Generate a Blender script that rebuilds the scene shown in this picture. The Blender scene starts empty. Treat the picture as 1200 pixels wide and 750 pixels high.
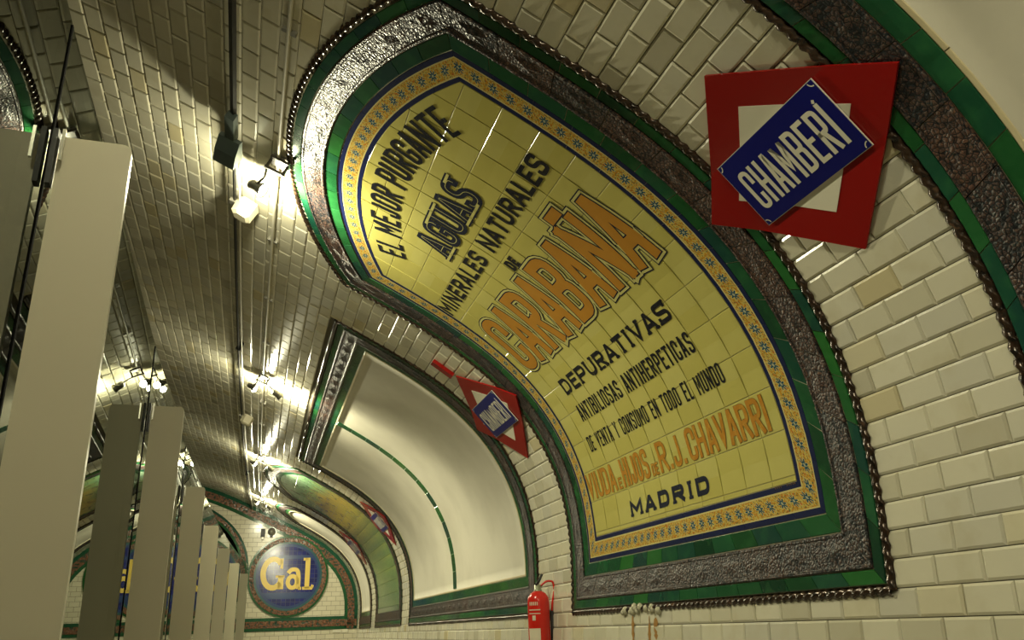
import bpy, bmesh, math, random
import numpy as np
from mathutils import Vector, Matrix

random.seed(7)
SC = bpy.context.scene
COL = SC.collection
PI = math.pi

# ------------------------------------------------------------------ geometry of the place
EYE = 1.10                                   # camera height over the platform
XW, ZI, KAP = 2.24685, EYE + 0.08501, 0.00221   # wall base line, bottom line of the ads, plan curvature
NF, ZF, SF, KAPF, AF, DF = 2.58814, EYE + 1.15933, 1.94489, 0.00556, 0.01975, 2.6   # fins beside the glass
SE = 19.9731                                 # end wall
PHI0 = -0.06614
KT = [0, .8, 1.6, 2.6, 3.8, 5.2]
KV = [.04934, .66317, .57639, .12171, -.01383, .28253]

# ------------------------------------------------------------------ camera
cam = bpy.data.cameras.new('camera')
cam.sensor_width = 36.0
cam.lens = 964.626 / 1200 * 36.0
cam.clip_start = .05
co = bpy.data.objects.new('camera', cam)
COL.objects.link(co)
yaw, pit, rol = -0.3201, 0.35688, -0.03442
fw = Vector((-math.sin(yaw) * math.cos(pit), math.cos(yaw) * math.cos(pit), math.sin(pit)))
rr = Vector((math.cos(yaw), math.sin(yaw), 0))
uu = rr.cross(fw)
r2 = math.cos(rol) * rr + math.sin(rol) * uu
u2 = -math.sin(rol) * rr + math.cos(rol) * uu
M = Matrix((r2, u2, -fw)).transposed().to_4x4()
M.translation = Vector((0, 0, EYE))
co.matrix_world = M
SC.camera = co
CAMP = Vector((0, 0, EYE))

# ------------------------------------------------------------------ world and exposure
wd = bpy.data.worlds.new('world')
SC.world = wd
wd.use_nodes = True
wd.node_tree.nodes['Background'].inputs[0].default_value = (.05, .047, .035, 1)
wd.node_tree.nodes['Background'].inputs[1].default_value = .3
SC.view_settings.view_transform = 'Standard'
SC.view_settings.look = 'None'
SC.view_settings.gamma = 1.0
SC.view_settings.use_curve_mapping = False
SC.view_settings.exposure = -0.18

LAMP_COL = (1.0, .945, .64)
LAMP_S = [-8.6, -4.3, .15, 4.62, 9.15, 13.6, 17.9]     # lamp positions along the conduit
LAMP_W = [10.0, 12.0, 11.0, 54.0, 54.0, 54.0, 48.0]

# ------------------------------------------------------------------ vault mapping
_d = .02
_tp = np.arange(0, 9.0, _d)
_k = np.interp(_tp, KT, KV)
_phi = PHI0 + np.concatenate([[0], np.cumsum((_k[1:] + _k[:-1]) / 2 * _d)])
TAP = float(np.interp(PI / 2, _phi, _tp))            # arc length at the crown
_n = np.concatenate([[0], np.cumsum((np.sin(_phi[1:]) + np.sin(_phi[:-1])) / 2 * _d)])
_z = np.concatenate([[0], np.cumsum((np.cos(_phi[1:]) + np.cos(_phi[:-1])) / 2 * _d)])
NAP = float(np.interp(TAP, _tp, _n))                 # half span
TFLOOR = -(ZI) / math.cos(PHI0)


def prof(t):
    if t < 0:
        return math.sin(PHI0) * t, math.cos(PHI0) * t, PHI0
    if t > TAP:
        n, z, p = prof(2 * TAP - t)
        return 2 * NAP - n, z, PI - p
    return float(np.interp(t, _tp, _n)), float(np.interp(t, _tp, _z)), float(np.interp(t, _tp, _phi))


def W(s, n, z, kap=KAP):
    th = s * kap
    return Vector((XW + (1 - math.cos(th)) / kap - n * math.cos(th), math.sin(th) / kap + n * math.sin(th), z))


_pc = {}


def V(s, t, off=0.0):
    key = round(t, 5)
    if key not in _pc:
        _pc[key] = prof(t)
    n, z, p = _pc[key]
    return W(s, n + off * math.cos(p), ZI + z - off * math.sin(p))


def VM(s, t, off=0.0):
    """frame on the vault: x = reading direction (towards the camera), y = up the vault, z = inward"""
    th = s * KAP
    n, z, p = prof(t)
    tang = Vector((math.sin(th), math.cos(th), 0))
    inn = Vector((-math.cos(th), math.sin(th), 0))
    up = inn * math.sin(p) + Vector((0, 0, math.cos(p)))
    nz = inn * math.cos(p) - Vector((0, 0, math.sin(p)))
    m = Matrix((-tang, up, nz)).transposed().to_4x4()
    m.translation = V(s, t, off)
    return m


def G(s, w=0.0, z=0.0, so=0.0):
    """point on the fin line: w metres left of the fins' free edge"""
    return W(s + so, NF + AF * (s - SF) + w, z, KAPF)


def px(p):
    d = p - CAMP
    f = d.dot(fw)
    if f < .05:
        return None
    return 600 + 964.626 * d.dot(r2) / f, 375 - 964.626 * d.dot(u2) / f


# ------------------------------------------------------------------ materials
MATS = {}


class NT:
    def __init__(self, name):
        self.m = bpy.data.materials.new(name)
        self.m.use_nodes = True
        self.t = self.m.node_tree
        self.b = self.t.nodes['Principled BSDF']
        MATS[name] = self.m

    def n(self, typ, **kw):
        nd = self.t.nodes.new(typ)
        for k, v in kw.items():
            if hasattr(nd, k):
                setattr(nd, k, v)
            else:
                self.put(nd.inputs[k], v)
        return nd

    def put(self, sock, v):
        if isinstance(v, bpy.types.NodeSocket):
            self.t.links.new(v, sock)
        elif isinstance(v, (tuple, list)) and len(v) == 3 and sock.type == 'RGBA':
            sock.default_value = (*v, 1)
        else:
            sock.default_value = v

    def math(self, op, a, b=0.0, c=None):
        nd = self.t.nodes.new('ShaderNodeMath')
        nd.operation = op
        self.put(nd.inputs[0], a)
        self.put(nd.inputs[1], b)
        if c is not None:
            self.put(nd.inputs[2], c)
        return nd.outputs[0]

    def mix(self, f, a, b):
        nd = self.t.nodes.new('ShaderNodeMix')
        nd.data_type = 'RGBA'
        self.put(nd.inputs[0], f)
        self.put(nd.inputs[6], a)
        self.put(nd.inputs[7], b)
        return nd.outputs[2]

    def ramp(self, f, stops, const=False):
        nd = self.t.nodes.new('ShaderNodeValToRGB')
        r = nd.color_ramp
        if const:
            r.interpolation = 'CONSTANT'
        while len(r.elements) < len(stops):
            r.elements.new(.5)
        for e, (p, c) in zip(r.elements, stops):
            e.position = p
            e.color = (*c, 1)
        self.put(nd.inputs[0], f)
        return nd.outputs[0]

    def pos(self, scale=(1, 1, 1)):
        g = self.t.nodes.new('ShaderNodeNewGeometry')
        return g.outputs['Position']

    def noise(self, scale, detail=3.0, vec=None, out=0):
        nd = self.n('ShaderNodeTexNoise')
        nd.inputs['Scale'].default_value = scale
        nd.inputs['Detail'].default_value = detail
        self.put(nd.inputs['Vector'], vec if vec is not None else self.pos())
        return nd.outputs[out]

    def rnd(self):
        o = self.n('ShaderNodeObjectInfo').outputs['Random']
        g = self.n('ShaderNodeNewGeometry').outputs['Random Per Island']
        return self.math('FRACT', self.math('ADD', o, g))

    def bump(self, h, dist, strength=1.0):
        nd = self.n('ShaderNodeBump')
        nd.inputs['Distance'].default_value = dist
        nd.inputs['Strength'].default_value = strength
        self.put(nd.inputs['Height'], h)
        self.t.links.new(nd.outputs[0], self.b.inputs['Normal'])

    def set(self, **kw):
        for k, v in kw.items():
            self.put(self.b.inputs[k.replace('_', ' ')], v)
        return self


def plain(name, col, rough=.5, metal=0.0, **kw):
    t = NT(name)
    t.set(Base_Color=col, Roughness=rough, Metallic=metal, **kw)
    return t


def make_materials():
    # glazed white wall tile
    t = NT('white_tile')
    c = t.ramp(t.rnd(), [(0, (.52, .49, .38)), (.15, (.64, .61, .47)), (.35, (.70, .67, .53)), (.6, (.72, .69, .55)), (.8, (.62, .60, .50)), (.92, (.70, .66, .50)), (1, (.60, .53, .33))])
    stain = t.ramp(t.noise(7, 5), [(.52, (0, 0, 0)), (.75, (1, 1, 1))])
    c = t.mix(t.math('MULTIPLY', stain, .35), c, (.48, .42, .25))
    t.set(Base_Color=c, Roughness=.16)
    t.bump(t.noise(28, 2), .0012, .5)
    plain('grout', (.16, .145, .10), .9)
    # brick-pattern version for surfaces too far to tell tiles apart (uses the mesh's metre UVs)
    for nm, c1, c2, mo in (('white_tile_far', (.72, .68, .53), (.64, .60, .46), (.25, .22, .16)),):
        t = NT(nm)
        uv = t.n('ShaderNodeUVMap').outputs[0]
        b = t.n('ShaderNodeTexBrick')
        b.offset = .5
        t.put(b.inputs['Vector'], uv)
        t.put(b.inputs['Color1'], c1)
        t.put(b.inputs['Color2'], c2)
        t.put(b.inputs['Mortar'], mo)
        b.inputs['Scale'].default_value = 1.0
        b.inputs['Mortar Size'].default_value = .004
        b.inputs['Mortar Smooth'].default_value = .4
        b.inputs['Brick Width'].default_value = .2
        b.inputs['Row Height'].default_value = .1
        t.set(Base_Color=b.outputs['Color'], Roughness=.2)
        t.bump(t.math('SUBTRACT', 1.0, b.outputs['Fac']), .004, .7)
    # yellow advertisement tile
    t = NT('yellow_tile')
    c = t.ramp(t.rnd(), [(0, (.53, .48, .13)), (.5, (.57, .52, .15)), (1, (.59, .55, .185))])
    c = t.mix(t.math('MULTIPLY', t.noise(9, 4), .3), c, (.46, .41, .085))
    t.set(Base_Color=c, Roughness=.17)
    t.bump(t.noise(16, 2), .0015, .5)
    # green border tiles
    t = NT('green_tile')
    c = t.ramp(t.rnd(), [(0, (.006, .045, .022)), (.3, (.014, .10, .025)), (.5, (.008, .055, .045)), (.7, (.025, .15, .03)), (.85, (.008, .05, .05)), (1, (.016, .10, .04))], False)
    c = t.mix(t.ramp(t.noise(11, 3), [(.5, (0, 0, 0)), (.8, (.3, .3, .3))]), c, (.05, .23, .07))
    t.set(Base_Color=c, Roughness=.14)
    t.bump(t.noise(20, 2), .0015, .5)
    # lustre relief tiles
    t = NT('relief_tile')
    nz = t.noise(48, 4)
    vor = t.n('ShaderNodeTexVoronoi')
    vor.inputs['Scale'].default_value = 60
    vor.feature = 'DISTANCE_TO_EDGE'
    t.put(vor.inputs['Vector'], t.pos())
    c = t.ramp(nz, [(.36, (.006, .009, .013)), (.45, (.02, .026, .03)), (.50, (.15, .06, .04)), (.54, (.02, .03, .032)), (.60, (.20, .10, .065)), (.68, (.02, .045, .04))])
    c = t.mix(.45, c, t.ramp(t.rnd(), [(0, (.018, .024, .032)), (.4, (.03, .034, .034)), (.6, (.11, .055, .038)), (.8, (.08, .05, .038)), (1, (.02, .032, .04))]))
    c = t.mix(t.math('LESS_THAN', vor.outputs['Distance'], .07), c, (.008, .009, .011))
    t.set(Base_Color=c, Roughness=.38, Specular_IOR_Level=.32)
    t.bump(t.math('ADD', t.math('MULTIPLY', vor.outputs['Distance'], 1.2), nz), .0045, .8)
    # red-brown relief tiles of the end wall
    t = NT('relief_tile_red')
    nz = t.noise(22, 4)
    c = t.ramp(nz, [(.35, (.02, .05, .03)), (.44, (.04, .06, .035)), (.5, (.24, .06, .03)), (.56, (.07, .08, .04)), (.62, (.30, .10, .05)), (.7, (.04, .07, .04)), (.76, (.38, .2, .1))])
    t.set(Base_Color=c, Roughness=.2)
    t.bump(nz, .02, .8)
    # rope moulding
    t = NT('rope_lustre')
    c = t.ramp(t.noise(30, 3), [(.35, (.018, .014, .011)), (.5, (.06, .034, .02)), (.62, (.035, .028, .024)), (.72, (.16, .09, .055))])
    t.set(Base_Color=c, Roughness=.2, Metallic=.35)
    # flowered border (flat print): uv.x metres along, uv.y metres across
    t = NT('flower_border')
    uv = t.n('ShaderNodeUVMap').outputs[0]
    sx = t.n('ShaderNodeSeparateXYZ')
    t.put(sx.inputs[0], uv)
    u, v = sx.outputs[0], sx.outputs[1]
    P = .094
    fu = t.math('SUBTRACT', t.math('FRACT', t.math('DIVIDE', u, P)), .5)
    fv = t.math('DIVIDE', t.math('SUBTRACT', v, .0775), P)
    ang = t.math('ARCTAN2', fv, fu)
    rad = t.math('SQRT', t.math('ADD', t.math('MULTIPLY', fu, fu), t.math('MULTIPLY', fv, fv)))
    star = t.math('ADD', .225, t.math('MULTIPLY', t.math('COSINE', t.math('MULTIPLY', ang, 8.0)), .09))
    base = t.mix(t.ramp(t.noise(75, 2, uv), [(.45, (0, 0, 0)), (.52, (1, 1, 1))]), (.56, .27, .025), (.60, .47, .12))
    base = t.mix(t.ramp(t.noise(110, 2, uv), [(.58, (0, 0, 0)), (.62, (1, 1, 1))]), base, (.04, .09, .06))
    base = t.mix(t.ramp(t.noise(60, 2, uv), [(.62, (0, 0, 0)), (.66, (1, 1, 1))]), base, (.5, .11, .02))
    c = t.mix(t.math('LESS_THAN', rad, t.math('ADD', star, .045)), base, (.68, .60, .27))
    c = t.mix(t.math('LESS_THAN', rad, star), c, (.015, .075, .13))
    c = t.mix(t.math('LESS_THAN', rad, .08), c, (.4, .42, .3))
    cr = (.66, .58, .25)
    bl = (.012, .018, .075)
    c = t.mix(t.math('LESS_THAN', v, .034), c, cr)
    c = t.mix(t.math('GREATER_THAN', v, .121), c, cr)
    c = t.mix(t.math('LESS_THAN', v, .028), c, bl)
    c = t.mix(t.math('GREATER_THAN', v, .128), c, bl)
    t.set(Base_Color=c, Roughness=.16)
    plain('letter_black', (.012, .013, .02), .2)
    plain('letter_navy', (.014, .018, .04), .2)
    plain('letter_pale', (.58, .54, .20), .2)
    plain('letter_brown', (.20, .12, .03), .2)
    t = NT('letter_orange')
    c = t.mix(t.noise(10, 3), (.44, .20, .025), (.55, .26, .035))
    t.set(Base_Color=c, Roughness=.18)
    t = NT('letter_orange_pale')
    c = t.mix(t.ramp(t.noise(45, 3), [(.45, (0, 0, 0)), (.65, (1, 1, 1))]), (.50, .215, .025), (.54, .29, .04))
    t.set(Base_Color=c, Roughness=.2)
    # plaster of the blank panels
    t = NT('plaster')
    c = t.mix(t.ramp(t.noise(1.6, 5), [(.4, (0, 0, 0)), (.68, (1, 1, 1))]), (.66, .63, .52), (.56, .53, .43))
    t.set(Base_Color=c, Roughness=.75)
    t.bump(t.noise(3, 4), .006, .3)
    plain('cream_trim', (.62, .54, .34), .35)
    plain('enamel_red', (.28, .006, .005), .2)
    plain('enamel_blue', (.003, .005, .15), .3, Specular_IOR_Level=.3)
    plain('enamel_white', (.78, .75, .62), .2)
    plain('fin_grey', (.50, .465, .35), .5)
    plain('fin_edge_lit', (.80, .78, .68), .3)  # paler than the faces: light catching the board's rim, put into the colour
    plain('metal_black', (.006, .0065, .007), .5)
    plain('gasket_black', (.003, .003, .003), .9, Specular_IOR_Level=.1)
    plain('metal_brown', (.07, .062, .045), .6)
    plain('mortar', (.44, .41, .28), .9)
    plain('metal_dark_green', (.10, .135, .13), .5)
    plain('metal_grey', (.30, .29, .25), .35, .6)
    plain('pipe_white', (.62, .59, .48), .4)
    plain('steel', (.55, .54, .48), .3, .9)
    plain('box_cream', (.80, .74, .55), .5)
    plain('ext_red', (.62, .02, .012), .22)
    plain('ext_label', (.72, .66, .52), .5)
    plain('rubber', (.015, .015, .016), .6)
    plain('brass', (.30, .32, .22), .35, .5)
    plain('rust', (.34, .17, .03), .8)
    plain('lime', (.55, .53, .40), .9)
    t = NT('floor_stone')
    t.set(Base_Color=t.mix(t.noise(4, 4), (.24, .22, .18), (.34, .31, .25)), Roughness=.5)
    t = NT('ballast')
    t.set(Base_Color=t.mix(t.noise(25, 4), (.02, .02, .018), (.07, .065, .055)), Roughness=.9)
    # lamp lens
    t = NT('lamp_lens')
    t.set(Base_Color=(1, 1, 1), Emission_Color=(1.0, .9, .66), Emission_Strength=260.0)
    # glass of the platform screen
    t = NT('screen_glass')
    tr = t.n('ShaderNodeBsdfTransparent')
    tr.inputs[0].default_value = (.30, .34, .29, 1)
    gl = t.n('ShaderNodeBsdfGlossy')
    gl.inputs['Color'].default_value = (.86, .90, .84, 1)
    gl.inputs['Roughness'].default_value = 0.0
    fr = t.n('ShaderNodeFresnel')
    fr.inputs['IOR'].default_value = 3.1
    mx = t.n('ShaderNodeMixShader')
    t.t.links.new(fr.outputs[0], mx.inputs[0])
    t.t.links.new(tr.outputs[0], mx.inputs[1])
    t.t.links.new(gl.outputs[0], mx.inputs[2])
    t.t.links.new(mx.outputs[0], t.t.nodes['Material Output'].inputs[0])
    plain('glass_edge', (.22, .32, .27), .1)
    # Gal disc
    t = NT('disc_blue')
    tc = t.n('ShaderNodeUVMap').outputs[0]
    b = t.n('ShaderNodeTexBrick')
    b.offset = 0
    t.put(b.inputs['Vector'], tc)
    t.put(b.inputs['Color1'], (.008, .012, .11))
    t.put(b.inputs['Color2'], (.015, .022, .19))
    t.put(b.inputs['Mortar'], (.05, .06, .14))
    b.inputs['Scale'].default_value = 1
    b.inputs['Mortar Size'].default_value = .006
    b.inputs['Brick Width'].default_value = .1
    b.inputs['Row Height'].default_value = .1
    t.set(Base_Color=b.outputs[0], Roughness=.12)
    plain('disc_light_blue', (.025, .055, .17), .15)
    plain('disc_teal', (.03, .10, .11), .15)
    plain('gal_yellow', (.80, .58, .12), .2)
    # picture tiles of the far advertisement
    t = NT('picture_tile')
    uv = t.n('ShaderNodeUVMap').outputs[0]
    sx = t.n('ShaderNodeSeparateXYZ')
    t.put(sx.inputs[0], uv)
    hh = t.math('ADD', t.math('DIVIDE', sx.outputs[1], 3.5), t.math('MULTIPLY', t.math('SUBTRACT', t.noise(1.6, 4), .5), .30))
    c = t.ramp(hh, [(.08, (.06, .15, .05)), (.28, (.20, .30, .07)), (.42, (.13, .19, .06)), (.58, (.32, .29, .06)), (.70, (.40, .30, .06)), (.80, (.16, .30, .14)), (.92, (.30, .44, .30))])
    c = t.mix(t.ramp(t.noise(9, 3), [(.58, (0, 0, 0)), (.66, (.7, .7, .7))]), c, (.05, .09, .05))
    t.set(Base_Color=c, Roughness=.2)


make_materials()


# ------------------------------------------------------------------ object helpers
def link(name, me, mat, parent=None, smooth=False):
    if mat is not None:
        mats = mat if isinstance(mat, (list, tuple)) else [mat]
        if not me.materials:
            for m_ in mats:
                me.materials.append(MATS[m_])
    if smooth:
        me.polygons.foreach_set('use_smooth', [True] * len(me.polygons))
    o = bpy.data.objects.new(name, me)
    COL.objects.link(o)
    if parent is not None:
        o.parent = parent
        o.matrix_parent_inverse = parent.matrix_world.inverted()
    return o


def mesh(name, verts, faces, uvs=None):
    me = bpy.data.meshes.new(name)
    me.from_pydata([tuple(v) for v in verts], [], faces)
    if uvs is not None:
        l = me.uv_layers.new(name='UVMap')
        for i, lp in enumerate(me.loops):
            l.data[i].uv = uvs[lp.vertex_index]
    return me


def empty(name, loc, label, cat, group=None, mat=None):
    o = bpy.data.objects.new(name, None)
    COL.objects.link(o)
    o.empty_display_size = .1
    if mat is not None:
        o.matrix_world = mat
    else:
        o.matrix_world = Matrix.Translation(loc)
    o['label'] = label
    o['category'] = cat
    if group:
        o['group'] = group
    return o


def tag(o, label, cat, group=None):
    o['label'] = label
    o['category'] = cat
    if group:
        o['group'] = group
    return o


class MB:
    """collects pieces of one mesh"""
    def __init__(self):
        self.v, self.f, self.u = [], [], []

    def add(self, verts, faces, uvs=None):
        b = len(self.v)
        self.v += [tuple(v) for v in verts]
        self.f += [tuple(i + b for i in f) for f in faces]
        self.u += list(uvs) if uvs is not None else [(0, 0)] * len(verts)

    def box(self, m, sx, sy, sz):
        vs = [m @ Vector((x * sx / 2, y * sy / 2, z * sz / 2)) for x in (-1, 1) for y in (-1, 1) for z in (-1, 1)]
        self.add(vs, [(0, 1, 3, 2), (4, 6, 7, 5), (0, 4, 5, 1), (2, 3, 7, 6), (0, 2, 6, 4), (1, 5, 7, 3)])

    def tube(self, pts, r, seg=8, closed=False, radii=None):
        pts = [Vector(p) for p in pts]
        rings = []
        up = Vector((0, 0, 1))
        for i, p in enumerate(pts):
            d = (pts[min(i + 1, len(pts) - 1)] - pts[max(i - 1, 0)])
            d.normalize()
            a = d.cross(up)
            if a.length < .05:
                a = d.cross(Vector((1, 0, 0)))
            a.normalize()
            b = d.cross(a)
            R = radii[i] if radii else r
            rings.append([p + (a * math.cos(2 * PI * j / seg) + b * math.sin(2 * PI * j / seg)) * R for j in range(seg)])
        vs = [v for rg in rings for v in rg]
        fs = [(i * seg + j, i * seg + (j + 1) % seg, (i + 1) * seg + (j + 1) % seg, (i + 1) * seg + j) for i in range(len(pts) - 1) for j in range(seg)]
        fs.append(tuple(range(seg))[::-1])
        fs.append(tuple((len(pts) - 1) * seg + j for j in range(seg)))
        self.add(vs, fs)

    def lathe(self, m, prof_, seg=20):
        vs, fs = [], []
        k = len(prof_)
        for j in range(seg):
            a = 2 * PI * j / seg
            for r, z in prof_:
                vs.append(m @ Vector((r * math.cos(a), r * math.sin(a), z)))
        for j in range(seg):
            for i in range(k - 1):
                fs.append((j * k + i, ((j + 1) % seg) * k + i, ((j + 1) % seg) * k + i + 1, j * k + i + 1))
        self.add(vs, fs)

    def mesh(self, name):
        return mesh(name, self.v, self.f, self.u)

    def build(self, name, mat, parent=None, smooth=False):
        return link(name, self.mesh(name), mat, parent, smooth)


# ------------------------------------------------------------------ tile pieces
def clip(poly, a, b, c):
    """keep the part of a polygon with a*x+b*y<=c"""
    out = []
    for i in range(len(poly)):
        p, q = poly[i], poly[(i + 1) % len(poly)]
        dp, dq = a * p[0] + b * p[1] - c, a * q[0] + b * q[1] - c
        if dp <= 1e-9:
            out.append(p)
        if (dp < -1e-9 and dq > 1e-9) or (dp > 1e-9 and dq < -1e-9):
            k = dp / (dp - dq)
            out.append((p[0] + (q[0] - p[0]) * k, p[1] + (q[1] - p[1]) * k))
    return out


def area(poly):
    return .5 * sum(poly[i][0] * poly[(i + 1) % len(poly)][1] - poly[(i + 1) % len(poly)][0] * poly[i][1] for i in range(len(poly)))


def inset(poly, b):
    """inset of a convex polygon (counter-clockwise) by b"""
    n = len(poly)
    res = []
    for i in range(n):
        p0, p1, p2 = poly[i - 1], poly[i], poly[(i + 1) % n]
        e1 = Vector((p1[0] - p0[0], p1[1] - p0[1]))
        e2 = Vector((p2[0] - p1[0], p2[1] - p1[1]))
        if e1.length < 1e-9 or e2.length < 1e-9:
            res.append(p1)
            continue
        e1.normalize()
        e2.normalize()
        n1, n2 = Vector((-e1.y, e1.x)), Vector((-e2.y, e2.x))
        m = n1 + n2
        d = max(.25, m.dot(n1))
        res.append((p1[0] + m.x * b / d, p1[1] + m.y * b / d))
    return res


def piece(mb, poly, h, b, base=0.0, mp=V, uvf=None, drop=None, tilt=0.0):
    """one tile: polygon in wall coordinates, height h, bevel b"""
    if area(poly) < 0:
        poly = poly[::-1]
    if abs(area(poly)) < 2e-5:
        return
    # drop near-duplicate points
    q = []
    for p in poly:
        if not q or math.hypot(p[0] - q[-1][0], p[1] - q[-1][1]) > 1e-4:
            q.append(p)
    if math.hypot(q[0][0] - q[-1][0], q[0][1] - q[-1][1]) < 1e-4:
        q.pop()
    poly = q
    n = len(poly)
    if n < 3:
        return
    ins = inset(poly, b)
    dr = b * .6 if drop is None else drop
    vs = [mp(s, t, base + h) for s, t in ins] + [mp(s, t, base + h - dr) for s, t in poly] + [mp(s, t, base - .002) for s, t in poly]
    fs = [tuple(range(n))]
    for i in range(n):
        j = (i + 1) % n
        fs.append((i, n + i, n + j, j))
        fs.append((n + i, 2 * n + i, 2 * n + j, n + j))
    uv = None
    if uvf:
        uv = [uvf(*p) for p in ins] + [uvf(*p) for p in poly] * 2
    mb.add(vs, fs, uv)


def rect(s0, s1, t0, t1):
    return [(s0, t0), (s1, t0), (s1, t1), (s0, t1)]


# ------------------------------------------------------------------ framed panels in the wall: extents in (s, t)
ARC_R = 2.60
PANELS = {
    'near': dict(s0=-6.5, s1=1.838, top=3.16, arc=None),
    'ad': dict(s0=2.513, s1=5.722, top=3.72, arc=(4.1175, 1.12, 2.60)),
    'blank': dict(s0=6.45, s1=12.42, top=3.16, arc=None),
    'far_ad': dict(s0=13.12, s1=16.33, top=3.72, arc=(14.725, 1.12, 2.60)),
    'far_blank': dict(s0=17.03, s1=19.32, top=3.45, arc=(18.175, 1.85, 1.62)),
}
TBOT = -.03


def outline_top(p, s, inner=0.0):
    if p['arc']:
        c, tc, R = p['arc']
        R -= inner
        return tc + math.sqrt(max(0.0, R * R - (s - c) ** 2))
    return p['top'] - inner


def row_cut(p, t0, t1):
    """s-interval hidden by the panel for a tile row"""
    m = .02
    s0, s1 = p['s0'] + m, p['s1'] - m
    if t1 <= TBOT + .025 or t0 < TBOT - .03 and t1 < TBOT + .05:
        return None
    if not p['arc']:
        if t0 > p['top'] - .03:
            return None
        return (s0, s1)
    c, tc, R = p['arc']
    R -= m
    if t0 - tc >= R:
        return None
    hw = math.sqrt(max(0, R * R - max(0, t1 - tc) ** 2)) if t1 - tc < R else 0
    a, b = max(s0, c - hw), min(s1, c + hw)
    if b - a < .02:
        return None
    return (a, b)


# ------------------------------------------------------------------ the shell
TSPLIT = 3.2


def shell(name, ts, s0, s1, ds, mat, off=0.0):
    ss = np.arange(s0, s1 + ds / 2, ds)
    vs, fs, uv = [], [], []
    for s in ss:
        for t in ts:
            vs.append(V(float(s), float(t), off))
            uv.append((float(s), float(t)))
    k = len(ts)
    for i in range(len(ss) - 1):
        for j in range(k - 1):
            fs.append((i * k + j, i * k + j + 1, (i + 1) * k + j + 1, (i + 1) * k + j))
    o = link(name, mesh(name, vs, fs, uv), mat, None, True)
    o['kind'] = 'structure'
    return o


S_BACK = -7.0
wall_right = shell('wall_right', np.arange(TFLOOR, TSPLIT + .01, (TSPLIT - TFLOOR) / 50), S_BACK, SE + .02, .4497, 'grout')
wall_right['label'] = 'white glazed tile wall curving up on the right'
ceiling = shell('ceiling', np.linspace(TSPLIT, TAP + .02, 36), S_BACK, SE + .02, .4497, 'grout')
ceiling['label'] = 'white glazed tile vault overhead'
wall_left = shell('wall_left', np.linspace(TAP, 2 * TAP + .9, 60), S_BACK, SE + .02, .4497, 'white_tile_far')
wall_left['label'] = 'dim tiled vault over the tracks'

# floor, track bed, near wall
NPL = 3.05


def slab(name, n0, n1, z, mat, s0=S_BACK, s1=SE, z2=None):
    mb = MB()
    ss = np.linspace(s0, s1, 28)
    vs, fs = [], []
    for s in ss:
        vs += [W(s, n0, z), W(s, n1, z), W(s, n1, (z2 if z2 is not None else z - .1)), W(s, n0, z - .1)]
    for i in range(27):
        for j in range(4):
            fs.append((i * 4 + j, i * 4 + (j + 1) % 4, i * 4 + 4 + (j + 1) % 4, i * 4 + 4 + j))
    fs += [(0, 1, 2, 3), (108, 111, 110, 109)]
    mb.add(vs, fs)
    o = mb.build(name, mat)
    o['kind'] = 'structure'
    return o


slab('floor', -.02, 3.6, 0.0, 'floor_stone', z2=-1.05)['label'] = 'stone platform floor'
slab('floor_track', 3.6, 2 * NAP + .3, -1.0, 'ballast')['label'] = 'dark ballast of the track bed'


def end_outline(s, extra=0.0):
    pts = []
    for t in np.concatenate([[TFLOOR - 1.0], np.linspace(TFLOOR, 2 * TAP - TFLOOR, 90), [2 * TAP - TFLOOR + 1.0]]):
        n, z, p = prof(float(t))
        pts.append((n - extra * math.cos(p), ZI + z + extra * math.sin(p)))
    return pts


nb = end_outline(S_BACK, .06)
o = link('wall_near', mesh('wall_near', [W(S_BACK, n, z) for n, z in nb], [tuple(range(len(nb)))], nb), 'white_tile_far')
o['kind'] = 'structure'
o['label'] = 'tiled end wall behind the camera'

# ------------------------------------------------------------------ white wall tiles, one by one
TW, TH, JT = .2, .1, .0035
TILE_H, TILE_B = .013, .009
fullmb = MB()
piece(fullmb, rect(-TW / 2 + JT / 2, TW / 2 - JT / 2, -TH / 2 + JT / 2, TH / 2 - JT / 2), TILE_H, TILE_B, mp=lambda a, b, c: Vector((a, b, c)))
full_me = fullmb.mesh('tile')
full_me.materials.append(MATS['white_tile'])

tiles = []        # (area, row t0, s0, s1, full)
k0 = int(math.floor(TFLOOR / TH))
k1 = int(math.floor((TAP - .0) / TH))
for k in range(k0, k1 + 1):
    t0, t1 = k * TH, (k + 1) * TH
    if t1 < TFLOOR + .03:
        continue
    cuts = [c for c in (row_cut(p, t0, t1) for p in PANELS.values()) if c]
    off = .126 + (.1 if k % 2 else 0.0)
    j0, j1 = int((-1.6 - off) / TW) - 1, int((SE - off) / TW) + 1
    for j in range(j0, j1):
        a, b = off + j * TW, off + (j + 1) * TW
        if a > SE - .02 or b < -1.6:
            continue
        segs = [(a, min(b, SE))]
        for c0, c1 in cuts:
            ns = []
            for x0, x1 in segs:
                if c1 <= x0 or c0 >= x1:
                    ns.append((x0, x1))
                else:
                    if c0 - x0 > .012:
                        ns.append((x0, c0))
                    if x1 - c1 > .012:
                        ns.append((c1, x1))
            segs = ns
        for x0, x1 in segs:
            ps = [px(V(x0, t0)), px(V(x1, t0)), px(V(x1, t1)), px(V(x0, t1))]
            ar = 0.0
            if all(ps):
                cx, cy = sum(p[0] for p in ps) / 4, sum(p[1] for p in ps) / 4
                if -10 < cx < 1210 and -10 < cy < 760:
                    ar = abs(area(ps))
            tiles.append((ar, t0, t1, x0, x1, x1 - x0 > TW - .001))

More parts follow.
